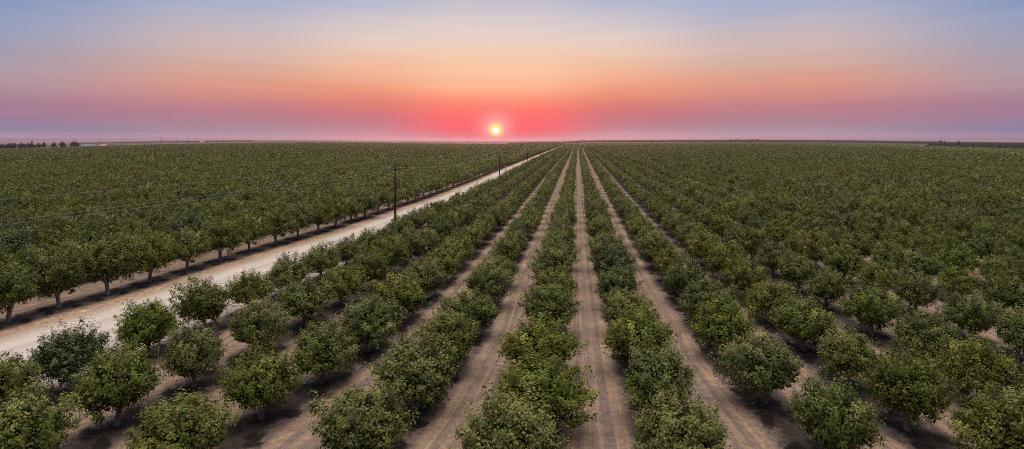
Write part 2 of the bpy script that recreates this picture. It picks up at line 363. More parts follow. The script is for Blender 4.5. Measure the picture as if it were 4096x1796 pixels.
# ------------------------------------------------------------------ foliage
def leaf_mat(name, ramp, hue=None):
    m, t = new_mat(name)
    at_ = t.n('ShaderNodeAttribute', attribute_name='tint'); oi = t.n('ShaderNodeObjectInfo')
    cc = t.ramp(at_.outputs['Fac'], ramp)
    hs = t.n('ShaderNodeHueSaturation')
    t.l(t.m('MULTIPLY_ADD', oi.outputs['Random'],   .02, .488), hs.inputs['Hue'])
    t.l(t.m('MULTIPLY_ADD', t.m('FRACT', t.m('MULTIPLY', oi.outputs['Random'], 7.3)), .24, .88), hs.inputs['Value'])
    t.l(t.m('MULTIPLY_ADD', t.m('FRACT', t.m('MULTIPLY', oi.outputs['Random'], 13.7)), .2, .92), hs.inputs['Saturation'])
    t.l(cc, hs.inputs['Color'])
    d = t.n('ShaderNodeBsdfPrincipled'); t.l(hs.outputs[0], d.inputs['Base Color']); d.inputs['Roughness'].default_value = .55
    d.inputs['Specular IOR Level'].default_value = .08
    tl = t.n('ShaderNodeBsdfTranslucent'); t.l(t.mix(1.0, hs.outputs[0], (1.2,1.15,.6,1), 'MULTIPLY'), tl.inputs[0])
    mx = t.n('ShaderNodeMixShader'); mx.inputs[0].default_value = .08; t.l(d.outputs[0], mx.inputs[1]); t.l(tl.outputs[0], mx.inputs[2])
    o = t.n('ShaderNodeOutputMaterial'); t.l(mx.outputs[0], o.inputs[0]); return m
GREEN = [(0,(.019,.026,.007)),(.25,(.050,.063,.014)),(.5,(.098,.117,.027)),(.72,(.172,.196,.048)),(.80,(.24,.25,.075)),(.86,(.19,.145,.045)),(.93,(.24,.14,.055)),(1,(.27,.175,.07))]
BLUE = [(0,(.016,.026,.009)),(.25,(.038,.054,.017)),(.5,(.070,.088,.028)),(.72,(.12,.138,.055)),(.86,(.15,.16,.07)),(.93,(.24,.15,.08)),(1,(.30,.20,.12))]
RUST = [(0,(.03,.03,.010)),(.25,(.06,.06,.015)),(.5,(.10,.085,.02)),(.72,(.16,.11,.035)),(.86,(.26,.12,.05)),(1,(.40,.18,.09))]
LM = {'g': leaf_mat('leaves_green', GREEN), 'b': leaf_mat('leaves_bluegreen', BLUE), 'r': leaf_mat('leaves_rust', RUST)}
LM['y'] = leaf_mat('leaves_young', [(p, tuple(x*f for x, f in zip(c_, (1.3, 1.3, 1.5)))) for p, c_ in GREEN])
LM['d'] = leaf_mat('leaves_shade_tree', [(0,(.012,.02,.012)),(.5,(.03,.045,.022)),(1,(.06,.075,.035))])
bark = simple('bark', (.25, .215, .20), .9, .3, 9)

def crown_mesh(name, seed, ncl, nlf, lsz, mat, rad=(2.1, 2.35, 1.4), cz=2.02, ksz=1.0, core=.12, nut=.15, zmin=.5):
    r = np.random.default_rng(seed)
    i = np.arange(ncl)+.5; ph = np.arccos(1-2*i/ncl); th = math.pi*(1+5**.5)*i
    d = np.stack([np.cos(th)*np.sin(ph), np.sin(th)*np.sin(ph), np.cos(ph)], -1)
    d += r.normal(0, .13, d.shape); d /= np.linalg.norm(d, axis=1)[:, None]
    K = r.normal(0, 1, (6, 3))*1.7; P = r.uniform(0, 6.28, 6)
    lump = (np.sin(d@K.T+P)).sum(1)/6
    fac = .84+.52*lump+r.normal(0, .10, ncl)
    inner = r.random(ncl) < .16
    fac = np.where(inner, fac*r.uniform(.45, .8, ncl), fac)
    up = d[:, 2]
    fac = fac+np.where((up > -.1) & (r.random(ncl) < .30), r.uniform(.06, .27, ncl), 0)   # shoots standing out of the top
    cen = d*fac[:, None]*np.array(rad); cen[:, 2] = np.where(cen[:, 2] < 0, cen[:, 2]*1.02, cen[:, 2]) + cz
    keep = (cen[:, 2] > zmin) & ~((up < -.55) & (r.random(ncl) < .6))
    cen, d, up = cen[keep], d[keep], up[keep]; n = len(cen)
    csz = r.uniform(.55, 1.5, n); N = n*nlf
    ci = np.repeat(np.arange(n), nlf)
    axis = d*.7+np.array([0, 0, .55])+r.normal(0, .15, (n, 3)); axis /= np.linalg.norm(axis, axis=1)[:, None]
    s = r.uniform(-.5, .55, N)*csz[ci]*.70
    spread = (.125+.06*(s < 0))*csz[ci]
    off = np.clip(r.normal(0, 1, (N, 3)), -1.7, 1.7)*spread[:, None]
    rmax = np.percentile(np.hypot(cen[:, 0], cen[:, 1]), 96); cen[:, :2] *= rad[0]/rmax
    cen[:, 2] = cz+(cen[:, 2]-cz)*np.where(cen[:, 2] > cz, rad[2]/max(np.percentile(cen[:, 2], 98)-cz, .1), 1)
    p = cen[ci]+(axis[ci]*s[:, None]+off)*ksz
    p[:, 2] = np.maximum(p[:, 2], .22)
    nrm = off*2.0/ksz+d[ci]*.55+np.array([0, 0, .65])+r.normal(0, .34, (N, 3)); nrm /= np.linalg.norm(nrm, axis=1)[:, None]
    tv = np.cross(nrm, r.normal(0, 1, (N, 3))); tv /= np.linalg.norm(tv, axis=1)[:, None]
    bv = np.cross(nrm, tv)
    L = lsz*r.uniform(.6, 1.35, N); W = L*r.uniform(.5, .75, N)
    if core:
        M = int(N*core); dc = r.normal(0, 1, (M, 3)); dc /= np.linalg.norm(dc, axis=1)[:, None]
        pc = dc*(r.random(M)**.45)[:, None]*np.array(rad)*np.array([.80, .80, .78]); pc[:, 2] += cz
        k = r.choice(N, M, replace=False); p[k] = pc; L[k] *= 2.0; W[k] *= 2.0
    q = np.stack([p-tv*L[:, None]*.5, p-bv*W[:, None]*.5-tv*L[:, None]*.05, p+tv*L[:, None]*.5+nrm*-.12*L[:, None], p+bv*W[:, None]*.5-tv*L[:, None]*.05], 1)
    F = np.arange(N*4).reshape(N, 4)
    base = .46+.135*r.normal(0, 1, n)[ci]+.065*r.normal(0, 1, N)
    base = np.clip(base, .02, .80)
    nutc = (r.random(n) < nut*2.0)[ci] & (r.random(N) < .15) | (r.random(N) < nut*.03)
    tint = np.where(nutc, r.uniform(.84, 1.0, N), base)
    return np_mesh(name, q.reshape(-1, 3), F, mat, {'tint': ('FLOAT', 'FACE', tint)})

def trunk_mesh(name, seed, th=.8, top=1.8, spread=1.2, k=7, r0=.17):
    r = random.Random(seed); mb = MB()
    lean = (r.uniform(-.1, .1), r.uniform(-.1, .1))
    mb.tube([(0, 0, -.25), (0, 0, .02), (lean[0]*.4, lean[1]*.4, th*.5), (lean[0], lean[1], th)], [r0*1.5, r0*1.15, r0*.88, r0*.92], k)
    nb = r.choice((4, 5))
    for i in range(nb):
        a = 6.283*i/nb+r.uniform(-.4, .4); s = spread*r.uniform(.7, 1.1); zt = top*r.uniform(.85, 1.25)
        p0 = Vector((lean[0], lean[1], th-.06)); p1 = Vector((lean[0]+math.cos(a)*s*.35, lean[1]+math.sin(a)*s*.35, th+(zt-th)*.4))
        p2 = Vector((math.cos(a)*s*.8, math.sin(a)*s*.8, zt)); p3 = p2+Vector((math.cos(a+.5)*.35, math.sin(a+.5)*.35, .75))
        mb.tube([p0, p1, p2, p3], [r0*.6, r0*.42, r0*.25, .02], 5)
        for q in range(3):
            a2 = a+r.uniform(-1.2, 1.2); b0 = p1.lerp(p2, r.uniform(.1, .9))
            b1 = b0+Vector((math.cos(a2)*.65, math.sin(a2)*.65, r.uniform(.1, .7))); b2 = b1+Vector((math.cos(a2)*.35, math.sin(a2)*.35, r.uniform(.2, .5)))
            mb.tube([b0, b1, b2], [.045, .03, .012], 4)
    return mesh(name, mb.v, mb.f, bark, True)

CR = [crown_mesh('pistachio_crown', 100+i, 205, 92, .138, LM['g'], nut=(.09, .13, .2, .11, .15, .22, .08, .12)[i], rad=(2.05+.06*(i % 3), 2.3, 1.34+.1*(i % 2))) for i in range(8)]
CB = [crown_mesh('bluegreen_crown', 200+i, 215, 88, .142, LM['b'], nut=.05, rad=(2.15, 2.5, 1.5), cz=2.1) for i in range(2)]
CU = [crown_mesh('rusty_crown', 300+i, 200, 56, .145, LM['r'], nut=.25, rad=(2.05,2.3,1.5)) for i in range(1)]
TR = [trunk_mesh('pistachio_trunk', i) for i in range(6)]
# lighter meshes for trees that show only a few pixels
C2m = [crown_mesh('mid_crown', 400+i, 110, 18, .25, LM['g'], nut=.12) for i in range(6)]+[crown_mesh('mid_blue', 420, 110, 18, .25, LM['b'], nut=.05), crown_mesh('mid_rust', 421, 110, 18, .25, LM['r'], nut=.2)]
C3m = [crown_mesh('far_crown', 500+i, 50, 9, .62, LM['g'], nut=.10, ksz=1.3) for i in range(5)]+[crown_mesh('far_blue', 520, 50, 9, .62, LM['b'], nut=.05)]
C4m = [crown_mesh('young_crown', 600+i, 50, 9, .62, LM['y'], nut=.06) for i in range(3)]
TM = trunk_mesh('mid_trunk', 9, k=5)

# trees whose trunk foot was surveyed one by one: (block, row, number) -> foot
FEET = {(0,0,0):(32,1274),(0,0,1):(236,1219),(0,0,2):(431,1171),(0,0,3):(598,1125),(0,0,4):(749,1079),(0,0,5):(881,1042),(0,0,6):(998,1005),(0,0,7):(1104,976),(0,0,8):(1192,952),(0,0,10):(1343,907),(0,0,11):(1403,885),(0,0,12):(1461,870),(0,0,13):(1510,850),(0,0,14):(1555,835),(0,0,15):(1594,820),(0,0,16):(1630,809),(0,0,17):(1663,800),(0,0,18):(1694,789),(0,0,19):(1720,779),(0,0,20):(1746,769),(1,-4,-1):(280,1548),(1,-4,0):(596,1416),(1,-4,1):(822,1322),(1,-4,2):(1000,1246),(1,-3,-1):(468,1692),(1,-3,0):(776,1544),(1,-3,1):(1022,1414),(1,-3,2):(1216,1301),(1,-3,3):(1366,1217),(1,-3,4):(1481,1155),(1,-2,0):(1045,1673),(1,-2,1):(1288,1530),(1,-2,2):(1472,1403),(1,-2,3):(1605,1287),(1,-1,1):(1662,1636),(1,-1,2):(1794,1476),(1,-1,3):(1895,1338),(1,0,1):(2150,1722),(1,0,2):(2157,1510),(1,0,3):(2191,1337),(1,1,1):(2629,1679),(1,1,2):(2550,1481),(1,1,3):(2506,1339),(1,2,1):(3058,1611),(1,2,2):(2882,1423),(1,2,3):(2822,1304),(1,3,0):(3629,1716),(1,3,1):(3386,1537),(1,3,2):(3214,1402),(1,3,3):(3079,1291),(1,3,4):(2980,1198),(1,4,0):(3906,1617),(1,4,1):(3685,1452),(1,4,2):(3487,1337)}
# lattice of both blocks
def lattice(block):
    Is = np.arange(-3, 330); Js = np.arange(-4, 120) if block else np.arange(0, 150)
    J, I = np.meshgrid(Js, Is)
    if block: X = A0+SP*J; Z = Z0+SS*I
    else: X = -DL-SP*J; Z = ZL+SS*I
    X = X.astype(float); Z = Z.astype(float)
    ok = (Z > .25) & (np.hypot(X, Z) < 75)
    J, I, X, Z = J[ok], I[ok], X[ok], Z[ok]
    jx = rng.normal(0, .010, X.shape); jz = rng.normal(0, .010, X.shape)
    px, py = fwd(X+jx, Z+jz)
    for (bb, jj, ii), (fx, fy) in FEET.items():
        if bb == block:
            k_ = np.nonzero((J == jj) & (I == ii))[0]; px[k_] = fx; py[k_] = fy
    dpx, dpy = fwd(X+jx, Z+jz+SS); d_a, d_b, _ = place(dpx, dpy); b_a, b_b, _ = place(px, py); ang = np.arctan2(d_b-b_b, d_a-b_a)-math.pi/2
    ok = (px > -420) & (px < 4520) & (py < 2120) & (py > 566)
    J, I, X, Z, px, py, ang = J[ok], I[ok], X[ok], Z[ok], px[ok], py[ok], ang[ok]
    a, b, c = place(px, py)
    return J, I, px, py, a, b, c, ang
def narrow(px): return float(np.interp(abs(px-2048), [0, 500, 900, 1500, 2100], [1.08, 1.03, .95, .87, .83]))
def long_(b): return float(np.interp(b, [45, 120], [1.0, 1.26]))
def slim(b, px): return float(np.interp(b, [40, 90], [1.0, .89]))*(1+.13*float(np.interp(px, [2700, 3300], [0, 1]))*float(np.interp(b, [40, 65], [0, 1])))
trees = []
for block in (1, 0):
    J, I, px, py, a, b, c, ang = lattice(block)
    q = py-558
    if block:
        # dark edge of the block on the far right, then the younger block
        lim = np.interp(px, [2200, 3100, 3600, 3907, 4096, 4500], [32, 30, 44, 63, 84, 130])
        kind = np.where(q > lim, 1, 2)
        gap = (q < lim) & (q > lim*.88)
        keep = ~gap & (q > np.interp(px, [2200, 3000, 3600, 4096, 4500], [17, 17, 25, 38, 50]))
    else:
        kind = np.zeros_like(J); keep = q > 17
    for k_ in np.nonzero(keep)[0]:
        trees.append((block, int(J[k_]), int(I[k_]), float(px[k_]), float(py[k_]), float(a[k_]), float(b[k_]), float(c[k_]), int(kind[k_]), float(ang[k_])))
def visible(tr):
    block, J, I, px, py, a, b, c, kind, ang = tr
    r = 2.6/b*FP; top = py-558; top = 558+top*.72
    return -r*.75 < px < 4096+r*.75 and top < 1770
vis = [tr for tr in trees if tr[8] < 2 and visible(tr)]
vis.sort(key=lambda tr: tr[6])
NEAR = vis[:300]; near_ids = set((tr[0], tr[1], tr[2]) for tr in NEAR)
ORD = 'nearest second third fourth fifth sixth seventh eighth ninth tenth eleventh twelfth thirteenth fourteenth fifteenth sixteenth seventeenth eighteenth nineteenth twentieth'.split()
def ordn(n):
    if n <= 20: return ORD[n-1] if n > 1 else 'nearest'
    T = ['twenty', 'thirty', 'forty', 'fifty']; O = ['', 'first']+ORD[1:9]
    a, b = divmod(n, 10)
    return T[a-2]+'-'+O[b] if b else ['twentieth', 'thirtieth', 'fortieth', 'fiftieth'][a-2]
def nth(n): return 'first' if n == 1 else ordn(n)
def row_phrase(block, J):
    if not block: return 'first row beyond the dirt road' if J == 0 else nth(J+1)+' row beyond the dirt road'
    if J <= -2: return nth(J+5)+' row this side of the road'
    if J == -1: return 'second row left of middle lane'
    if J == 0: return 'row just left of middle lane'
    if J == 1: return 'row just right of middle lane'
    return nth(J)+' row right of middle lane'
SPECIAL = {(1, 1, 4): ('b', 0), (1, 1, 5): ('b', 1), (1, -4, -1): ('b', 1), (1, -4, 7): ('b', 0), (1, 1, 9): ('r', 0)}
rank = {}
GRP = 'pistachio trees planted in rows'
for tr in NEAR: rank.setdefault((tr[0], tr[1]), []).append(tr)
for (blk, J), lst in sorted(rank.items()):
    lst.sort(key=lambda tr: tr[6])
    for n, tr in enumerate(lst, 1):
        _, _, I, px, py, a, b, c, _, ang = tr
        rr = random.Random(I*131+J*17+blk*7919)
        key = (blk, J, I); tone = 'g'
        if key in SPECIAL: tone, vi = SPECIAL[key]; me = (CB if tone == 'b' else CU)[vi]
        else:
            x = rr.random()
            if x < .02: tone = 'b'; me = CB[rr.randrange(2)]
            else: me = rr.choice(CR)
        root = bpy.data.objects.new('pistachio_tree', None); col.objects.link(root); root.empty_display_size = .5
        root.location = (a, b, c); root.rotation_euler = (0, 0, ang+rr.choice((0, math.pi))+rr.uniform(-.25, .25))
        s = rr.uniform(.92, 1.08)
        nw = narrow(px)*s
        lw = long_(b); nw *= slim(b, px)
        root.scale = (nw*rr.uniform(.9, 1.07)*rr.choice((1, 1, -1)), nw*lw*rr.uniform(.95, 1.06), s*rr.uniform(.92, 1.12)) if blk else (nw*1.28, nw*1.28*lw, s*rr.uniform(1.22, 1.36))
        tone_w = {'g': 'green', 'b': 'dark bluish', 'r': 'rusty'}[tone]
        tag(root, f"{tone_w} pistachio tree, {ordn(n)}{' in' if n > 1 else ' one in'} {row_phrase(blk, J)}" , 'tree', GRP)
        link('trunk', rr.choice(TR), None, root); cw = link('crown', me, None, root)
        if not blk: cw.location.z = .22

# ------------------------------------------------------------------ the rest of the orchard as instanced masses
def variant_collection(name, meshes, trunk=None):
    c_ = bpy.data.collections.new(name)
    for i, me in enumerate(meshes):
        o = bpy.data.objects.new(f'{name}_{i:02d}', me); c_.objects.link(o)
    return c_
def scatter(name, label, meshes, P, S, RZ, VI, cat='orchard'):
    cc = variant_collection(name+'_variants', meshes)
    P = np.asarray(P, np.float32)
    me = bpy.data.meshes.new(name); me.vertices.add(len(P)); me.vertices.foreach_set('co', P.ravel())
    for an, ty, data in (('sc', 'FLOAT_VECTOR', S), ('rz', 'FLOAT', RZ), ('vi', 'INT', VI)):
        a = me.attributes.new(an, ty, 'POINT')
        a.data.foreach_set('vector' if ty == 'FLOAT_VECTOR' else 'value', np.asarray(data, np.int32 if ty == 'INT' else np.float32).ravel())
    ob = link(name, me)
    ng = bpy.data.node_groups.new(name, 'GeometryNodeTree')
    ng.interface.new_socket('Geometry', in_out='INPUT', socket_type='NodeSocketGeometry')
    ng.interface.new_socket('Geometry', in_out='OUTPUT', socket_type='NodeSocketGeometry')
    N = ng.nodes; gi = N.new('NodeGroupInput'); go_ = N.new('NodeGroupOutput')
    iop = N.new('GeometryNodeInstanceOnPoints'); ci = N.new('GeometryNodeCollectionInfo')
    ci.inputs['Collection'].default_value = cc; ci.inputs['Separate Children'].default_value = True; ci.inputs['Reset Children'].default_value = True
    def na(n_, ty):
        x = N.new('GeometryNodeInputNamedAttribute'); x.data_type = ty; x.inputs[0].default_value = n_; return x.outputs[0]
    cx = N.new('ShaderNodeCombineXYZ')
    Lk = ng.links.new
    Lk(gi.outputs[0], iop.inputs['Points']); Lk(ci.outputs[0], iop.inputs['Instance']); iop.inputs['Pick Instance'].default_value = True
    Lk(na('vi', 'INT'), iop.inputs['Instance Index']); Lk(na('rz', 'FLOAT'), cx.inputs[2]); Lk(cx.outputs[0], iop.inputs['Rotation'])
    Lk(na('sc', 'FLOAT_VECTOR'), iop.inputs['Scale']); Lk(iop.outputs[0], go_.inputs[0])
    md = ob.modifiers.new('scatter', 'NODES'); md.node_group = ng
    tag(ob, label, cat, kind='stuff'); return ob

def joined(cm, tm_):
    """crown and trunk in one light mesh for the instanced mass"""
    nv = len(cm.vertices); co = np.empty(nv*3, np.float32); cm.vertices.foreach_get('co', co)
    tn = np.empty(len(cm.polygons), np.float32); cm.attributes['tint'].data.foreach_get('value', tn)
    me = cm.copy(); v = co.reshape(-1, 3)
    me2 = bpy.data.meshes.new(cm.name+'_tree')
    tv = [tuple(x.co) for x in tm_.vertices]; tf = [tuple(i+nv for i in p.vertices) for p in tm_.polygons]
    cf = [(4*i, 4*i+1, 4*i+2, 4*i+3) for i in range(nv//4)]
    me2.from_pydata([tuple(map(float, p)) for p in v]+tv, [], cf+tf)
    a = me2.attributes.new('tint', 'FLOAT', 'FACE'); a.data.foreach_set('value', np.concatenate([tn, np.zeros(len(tf))]).astype(np.float32))
    me2.materials.append(cm.materials[0]); me2.materials.append(bark)
    mi = np.concatenate([np.zeros(len(cf)), np.ones(len(tf))]).astype(np.int32); me2.polygons.foreach_set('material_index', mi)
    me2.update(); bpy.data.meshes.remove(me); return me2
MID = [joined(m_, TM) for m_ in C2m]
rest = [tr for tr in trees if (tr[0], tr[1], tr[2]) not in near_ids]
midl = [tr for tr in rest if tr[8] < 2 and tr[6] < 330]
farl = [tr for tr in rest if tr[8] < 2 and 330 <= tr[6] < 1000]
vfar = [tr for tr in rest if tr[8] < 2 and tr[6] >= 1000 and (tr[1] % 2 == 0) and (tr[2] % 2 == 0)]
youn = [tr for tr in rest if tr[8] == 2 and (tr[6] < 700 or ((tr[1] % 2 == 0) and (tr[2] % 2 == 0)))]
def arr(lst, wide, nvar, special=None):
    P, S, Z_, I_ = [], [], [], []
    for tr in lst:
        s = random.uniform(.9, 1.1); hgt = random.uniform(.94, 1.08)
        P.append((tr[5], tr[6], tr[7]))
        bs = (1.0, 1.0) if tr[0] else (1.12, 1.30)
        if tr[0] and tr[6] > 70 and tr[3] > 2900: s *= 1+.16*min(1, (tr[3]-2900)/700)
        ww = (wide if tr[6] > 700 or wide < 1.5 else 1.0)*(narrow(tr[3]) if wide < 1.5 else 1)*(1 if tr[0] else 1.15)
        lw = long_(tr[6]) if wide < 1.5 else 1; ww *= slim(tr[6], tr[3]) if wide < 1.5 else 1
        S.append((s*bs[0]*ww*.98, s*bs[0]*ww*lw, s*hgt*bs[1])); Z_.append(tr[9]+random.choice((0, math.pi))+random.uniform(-.25, .25))
        x = random.random()
        I_.append(random.randrange(nvar) if special is None or x > .03 else (nvar+random.randrange(special)))
    return P, S, Z_, I_
scatter('orchard_trees', 'dense mass of pistachio trees stretching away in rows behind the nearer ones', MID, *arr(midl, 1.0, 6, 2))
scatter('distant_orchard_trees', 'far part of the orchard where rows merge into an even green canopy', C3m, *arr(farl, 1.05, 5, 1))
scatter('far_left_orchard_canopy', 'farthest strip of orchard canopy below the horizon', C3m, *arr(vfar, 2.1, 5, 1))
scatter('young_orchard_canopy', 'lighter green younger orchard beyond the dark block edge', C4m, *arr(youn, 2.0, 3))

# dark bluish groves far beyond on the right, and thin belts of trees along the horizon
P, S, Z_, I_ = [], [], [], []
def grove(x0_, x1_, q0, q1, dx, dy, hs):
    y1, y0 = FP*HC/q0, FP*HC/q1
    y = y0
    while y < y1:
        x = (x0_-2048)/FP*y
        while x < (x1_-2048)/FP*y:
            X_ = x+random.uniform(-.3, .3)*dx; Y_ = y+random.uniform(-.3, .3)*dy
            P.append((X_, Y_, float(gz(X_, Y_)))); S.append((dx/4.2, dy/4.2, hs*random.uniform(.85, 1.15))); Z_.append(0.0); I_.append(random.randrange(len(FG)))
            x += dx
        y += dy
FG = [crown_mesh('far_grove_crown', 700+i, 40, 8, .7, LM['d'], nut=0) for i in range(3)]
grove(2310, 3560, 5.6, 11.5, 24, 70, 1.5)
grove(3560, 4200, 6.0, 12.5, 26, 70, 1.5)
grove(3735, 4300, 14, 30, 12, 30, 1.4)
grove(300, 1000, 5.0, 8.0, 26, 70, 1.3)
grove(2040, 2310, 9, 12.5, 16, 50, 1.2)
scatter('far_groves', 'dark blue-green groves and tree belts far off along the horizon', FG, P, S, Z_, I_)

# ------------------------------------------------------------------ farm shade trees on the left horizon
def shade_mesh(seed, rad, cz, n=70): return crown_mesh('shade_tree_crown', seed, n, 22, 1.3, LM['d'], rad=rad, cz=cz, nut=0, zmin=1.0, ksz=2.2)
unit = [shade_mesh(800+i, (4.6, 4.6, 4.0), 4.6) for i in range(3)]
UT = trunk_mesh('shade_tree_trunk', 77, th=2.4, top=5, spread=3, r0=.35)
def shade_tree(px, topy, wpx, Y, label, name='shade_tree', cyp=False, grp='shade trees along the far orchard edge'):
    root = bpy.data.objects.new(name, None); col.objects.link(root)
    p = at(px, Y); root.location = p
    h = (hor(px)-topy-1.2)/FP*Y+HC           # height that reaches topy
    wd = wpx*.8/FP*Y
    root.scale = (wd/9.2, wd/9.2, h/8.8); root.rotation_euler = (0, 0, random.uniform(0, 6))
    tag(root, label, 'tree', grp)
    link('trunk', UT, None, root); link('crown', unit[random.randrange(3)], None, root)
YS = 1480
names = ['leftmost clump-like dark tree on the left horizon', 'broad dark tree, second on the left horizon', 'dark tree third from the left edge on the horizon', 'dark rounded tree left of the tall cypress', 'dark tree directly right of the first gap on the left horizon',
 'dark tree leaning against the tall cypress', 'squat dark tree just right of the cypress', 'small round dark tree midway along the left horizon', 'lone rounded dark tree with wide gaps either side', 'tall domed dark tree next to last before the barn', 'big dark tree closest to the teal-roofed barn', 'low dark tree adjoining the biggest one near the barn']
for (px_, ty_, w_), nm in zip([(10, 575, 34), (34, 573.5, 30), (52, 572, 28), (84, 571.5, 26), (96, 575, 18), (118, 572, 32), (134, 577, 20), (154, 572.5, 20), (176, 570.5, 17), (214, 569.5, 20), (250, 567, 24), (296, 566, 34)], names):
    shade_tree(px_, ty_, w_, YS, nm)
shade_tree(309, 572, 18, YS, 'low dark tree adjoining the biggest one near the barn')
cyc = crown_mesh('cypress_crown', 900, 80, 18, 1.0, LM['d'], rad=(1.1, 1.1, 8.2), cz=9.0, nut=0, zmin=.6, ksz=1.5)
cyo = bpy.data.objects.new('cypress_tree', None); col.objects.link(cyo); cyo.location = at(128, YS)
cyo.scale = (1.2, 1.2, (hor(128)-561)/FP*YS/17.5+HC/17.5)
tag(cyo, 'tall thin dark cypress rising above the shade trees on the left', 'tree')
link('crown', cyc, None, cyo); link('trunk', mesh('cypress_trunk', MB().tube([(0,0,-.2),(0,0,2.5)], [.35,.25], 6).v, MB().tube([(0,0,-.2),(0,0,2.5)], [.35,.25], 6).f, bark), None, cyo)
for px_, ty_, w_, Y_, nm in [(3834, 564, 13, 1500, 'lone dark tree standing above the right-hand grove'), (2330, 554.5, 6, 9000, 'small dark tree on the horizon right of the road end'),
        (2766, 553.5, 5, 9000, 'tiny lone tree on the horizon right of centre'), (2921, 553, 7, 9000, 'first dark tree of the cluster on the horizon right of centre'), (2945, 553, 8, 9000, 'second dark tree of the horizon cluster right of centre'),
        (2952, 552, 5, 9200, 'taller tree of the horizon cluster right of centre'), (2993, 554.5, 10, 8000, 'low tree at the start of the long horizon belt'), (3010, 554.5, 12, 8000, 'low tree in the middle of the long horizon belt'), (3028, 554.5, 12, 8000, 'low tree at the end of the long horizon belt'),
        (3762, 561, 12, 2600, 'rounded tree among the buildings on the right horizon'), (3778, 562, 5, 2600, 'narrow tree beside the buildings on the right horizon')]:
    shade_tree(px_, ty_, w_, Y_, nm, grp='scattered trees on the horizon')

# ------------------------------------------------------------------ buildings
M_teal = simple('teal_roof', (.085, .145, .155), .5, .12, .3); M_white = simple('white_wall', (.42, .40, .40), .7, .08, .3)
M_pink = simple('rose_roof', (.50, .30, .27), .7, .1, .3); M_dark = simple('dark_opening', (.03, .03, .035), .6, .1, 1)
M_blue = simple('blue_tank', (.10, .42, .68), .45, .12, .5); M_greyb = simple('blue_wall', (.16, .19, .25), .7, .1, .3)
def gable(name, px, Y, L, D, hw, hr, rz, label, wall, roof, door=True, lean=None):
    root = bpy.data.objects.new(name, None); col.objects.link(root); root.location = at(px, Y); root.rotation_euler = (0, 0, rz)
    tag(root, label, 'building')
    v = [(-L/2,-D/2,-.4),(L/2,-D/2,-.4),(L/2,D/2,-.4),(-L/2,D/2,-.4),(-L/2,-D/2,hw),(L/2,-D/2,hw),(L/2,D/2,hw),(-L/2,D/2,hw),(-L/2,0,hr),(L/2,0,hr)]
    link('wall', mesh('wall', v, [(0,1,5,4),(2,3,7,6),(1,2,6,9,5),(3,0,4,8,7)], wall), None, root)
    e = .5; sl_ = (hr-hw)/(D/2); ze = hw-sl_*e
    rv = []
    for dz in (.05, .3): rv += [(-L/2-e,-D/2-e,ze+dz),(L/2+e,-D/2-e,ze+dz),(L/2+e,0,hr+dz),(-L/2-e,0,hr+dz),(L/2+e,D/2+e,ze+dz),(-L/2-e,D/2+e,ze+dz)]
    rf = [(6,7,8,9),(9,8,10,11),(1,0,3,2),(2,3,5,4),(0,1,7,6),(1,2,8,7),(2,4,10,8),(4,5,11,10),(5,3,9,11),(3,0,6,9)]
    link('roof', mesh('roof', rv, rf, roof), None, root)
    if door:
        for i in range(3):
            mb = MB().box((-L*.3+i*L*.3, -D/2-.02, hw*.4), (L*.14, .12, hw*.75)); mb.build('door', M_dark, root)
    return root
gable('barn', 350, 1420, 19, 18, 4.0, 8.2, R(35), 'barn with a pale teal roof beyond the left orchard edge', M_greyb, M_teal)
gable('barn', 366, 1500, 18, 16, 3.6, 7.2, R(35), 'smaller shed half hidden behind the teal-roofed barn', M_greyb, M_teal, False)
gable('farmhouse', 414, 1420, 17, 9, 4.6, 6.9, R(4), 'long white farmhouse with a rose roof right of the barn', M_white, M_pink)
gable('shed', 2244, 1980, 11, 7, 4.2, 6.0, R(3), 'low white shed with blue-green roof near the road end', M_white, M_teal, False)
gable('warehouse', 810, 3300, 25, 14, 5.5, 8, R(2), 'long white warehouse on the left horizon', M_white, M_white, False)
gable('warehouse', 1582, 2900, 38, 14, 4.5, 6, R(2), 'long pale warehouse on the horizon left of the sun', M_white, M_white, False)
gable('outbuilding', 1546, 2950, 7, 6, 3.5, 5, R(2), 'tiny white outbuilding left of the long pale warehouse', M_white, M_white, False)
gable('pump_house', 3693, 1250, 4.5, 3, 1.8, 2.6, R(5), 'small white pump house below the blue water tank', M_white, M_white, False)
gable('shed', 3652, 3000, 5, 4, 3.5, 5, R(2), 'tiny white shed among trees on the right horizon', M_white, M_white, False)
# blue water tank
tk = bpy.data.objects.new('water_tank', None); col.objects.link(tk); tk.location = at(3691.5, 1330)
tag(tk, 'bright blue rounded water tank on the bare field at right', 'tank')
MB().lathe([(1.55,-.2),(1.55,2.9),(1.35,3.3),(.75,3.6),(.1,3.7)], 20).build('tank_body', M_blue, tk, True)
MB().lathe([(.3,3.6),(.3,3.85),(.05,3.9)], 10).build('hatch', M_white, tk)
mb = MB()
for sx in (-.22, .22): mb.tube([(sx, -1.65, 0), (sx, -1.65, 3.1)], .03, 5)
for i in range(9): mb.tube([(-.22, -1.65, .3+i*.32), (.22, -1.65, .3+i*.32)], .02, 4)
mb.build('ladder', M_dark, tk)

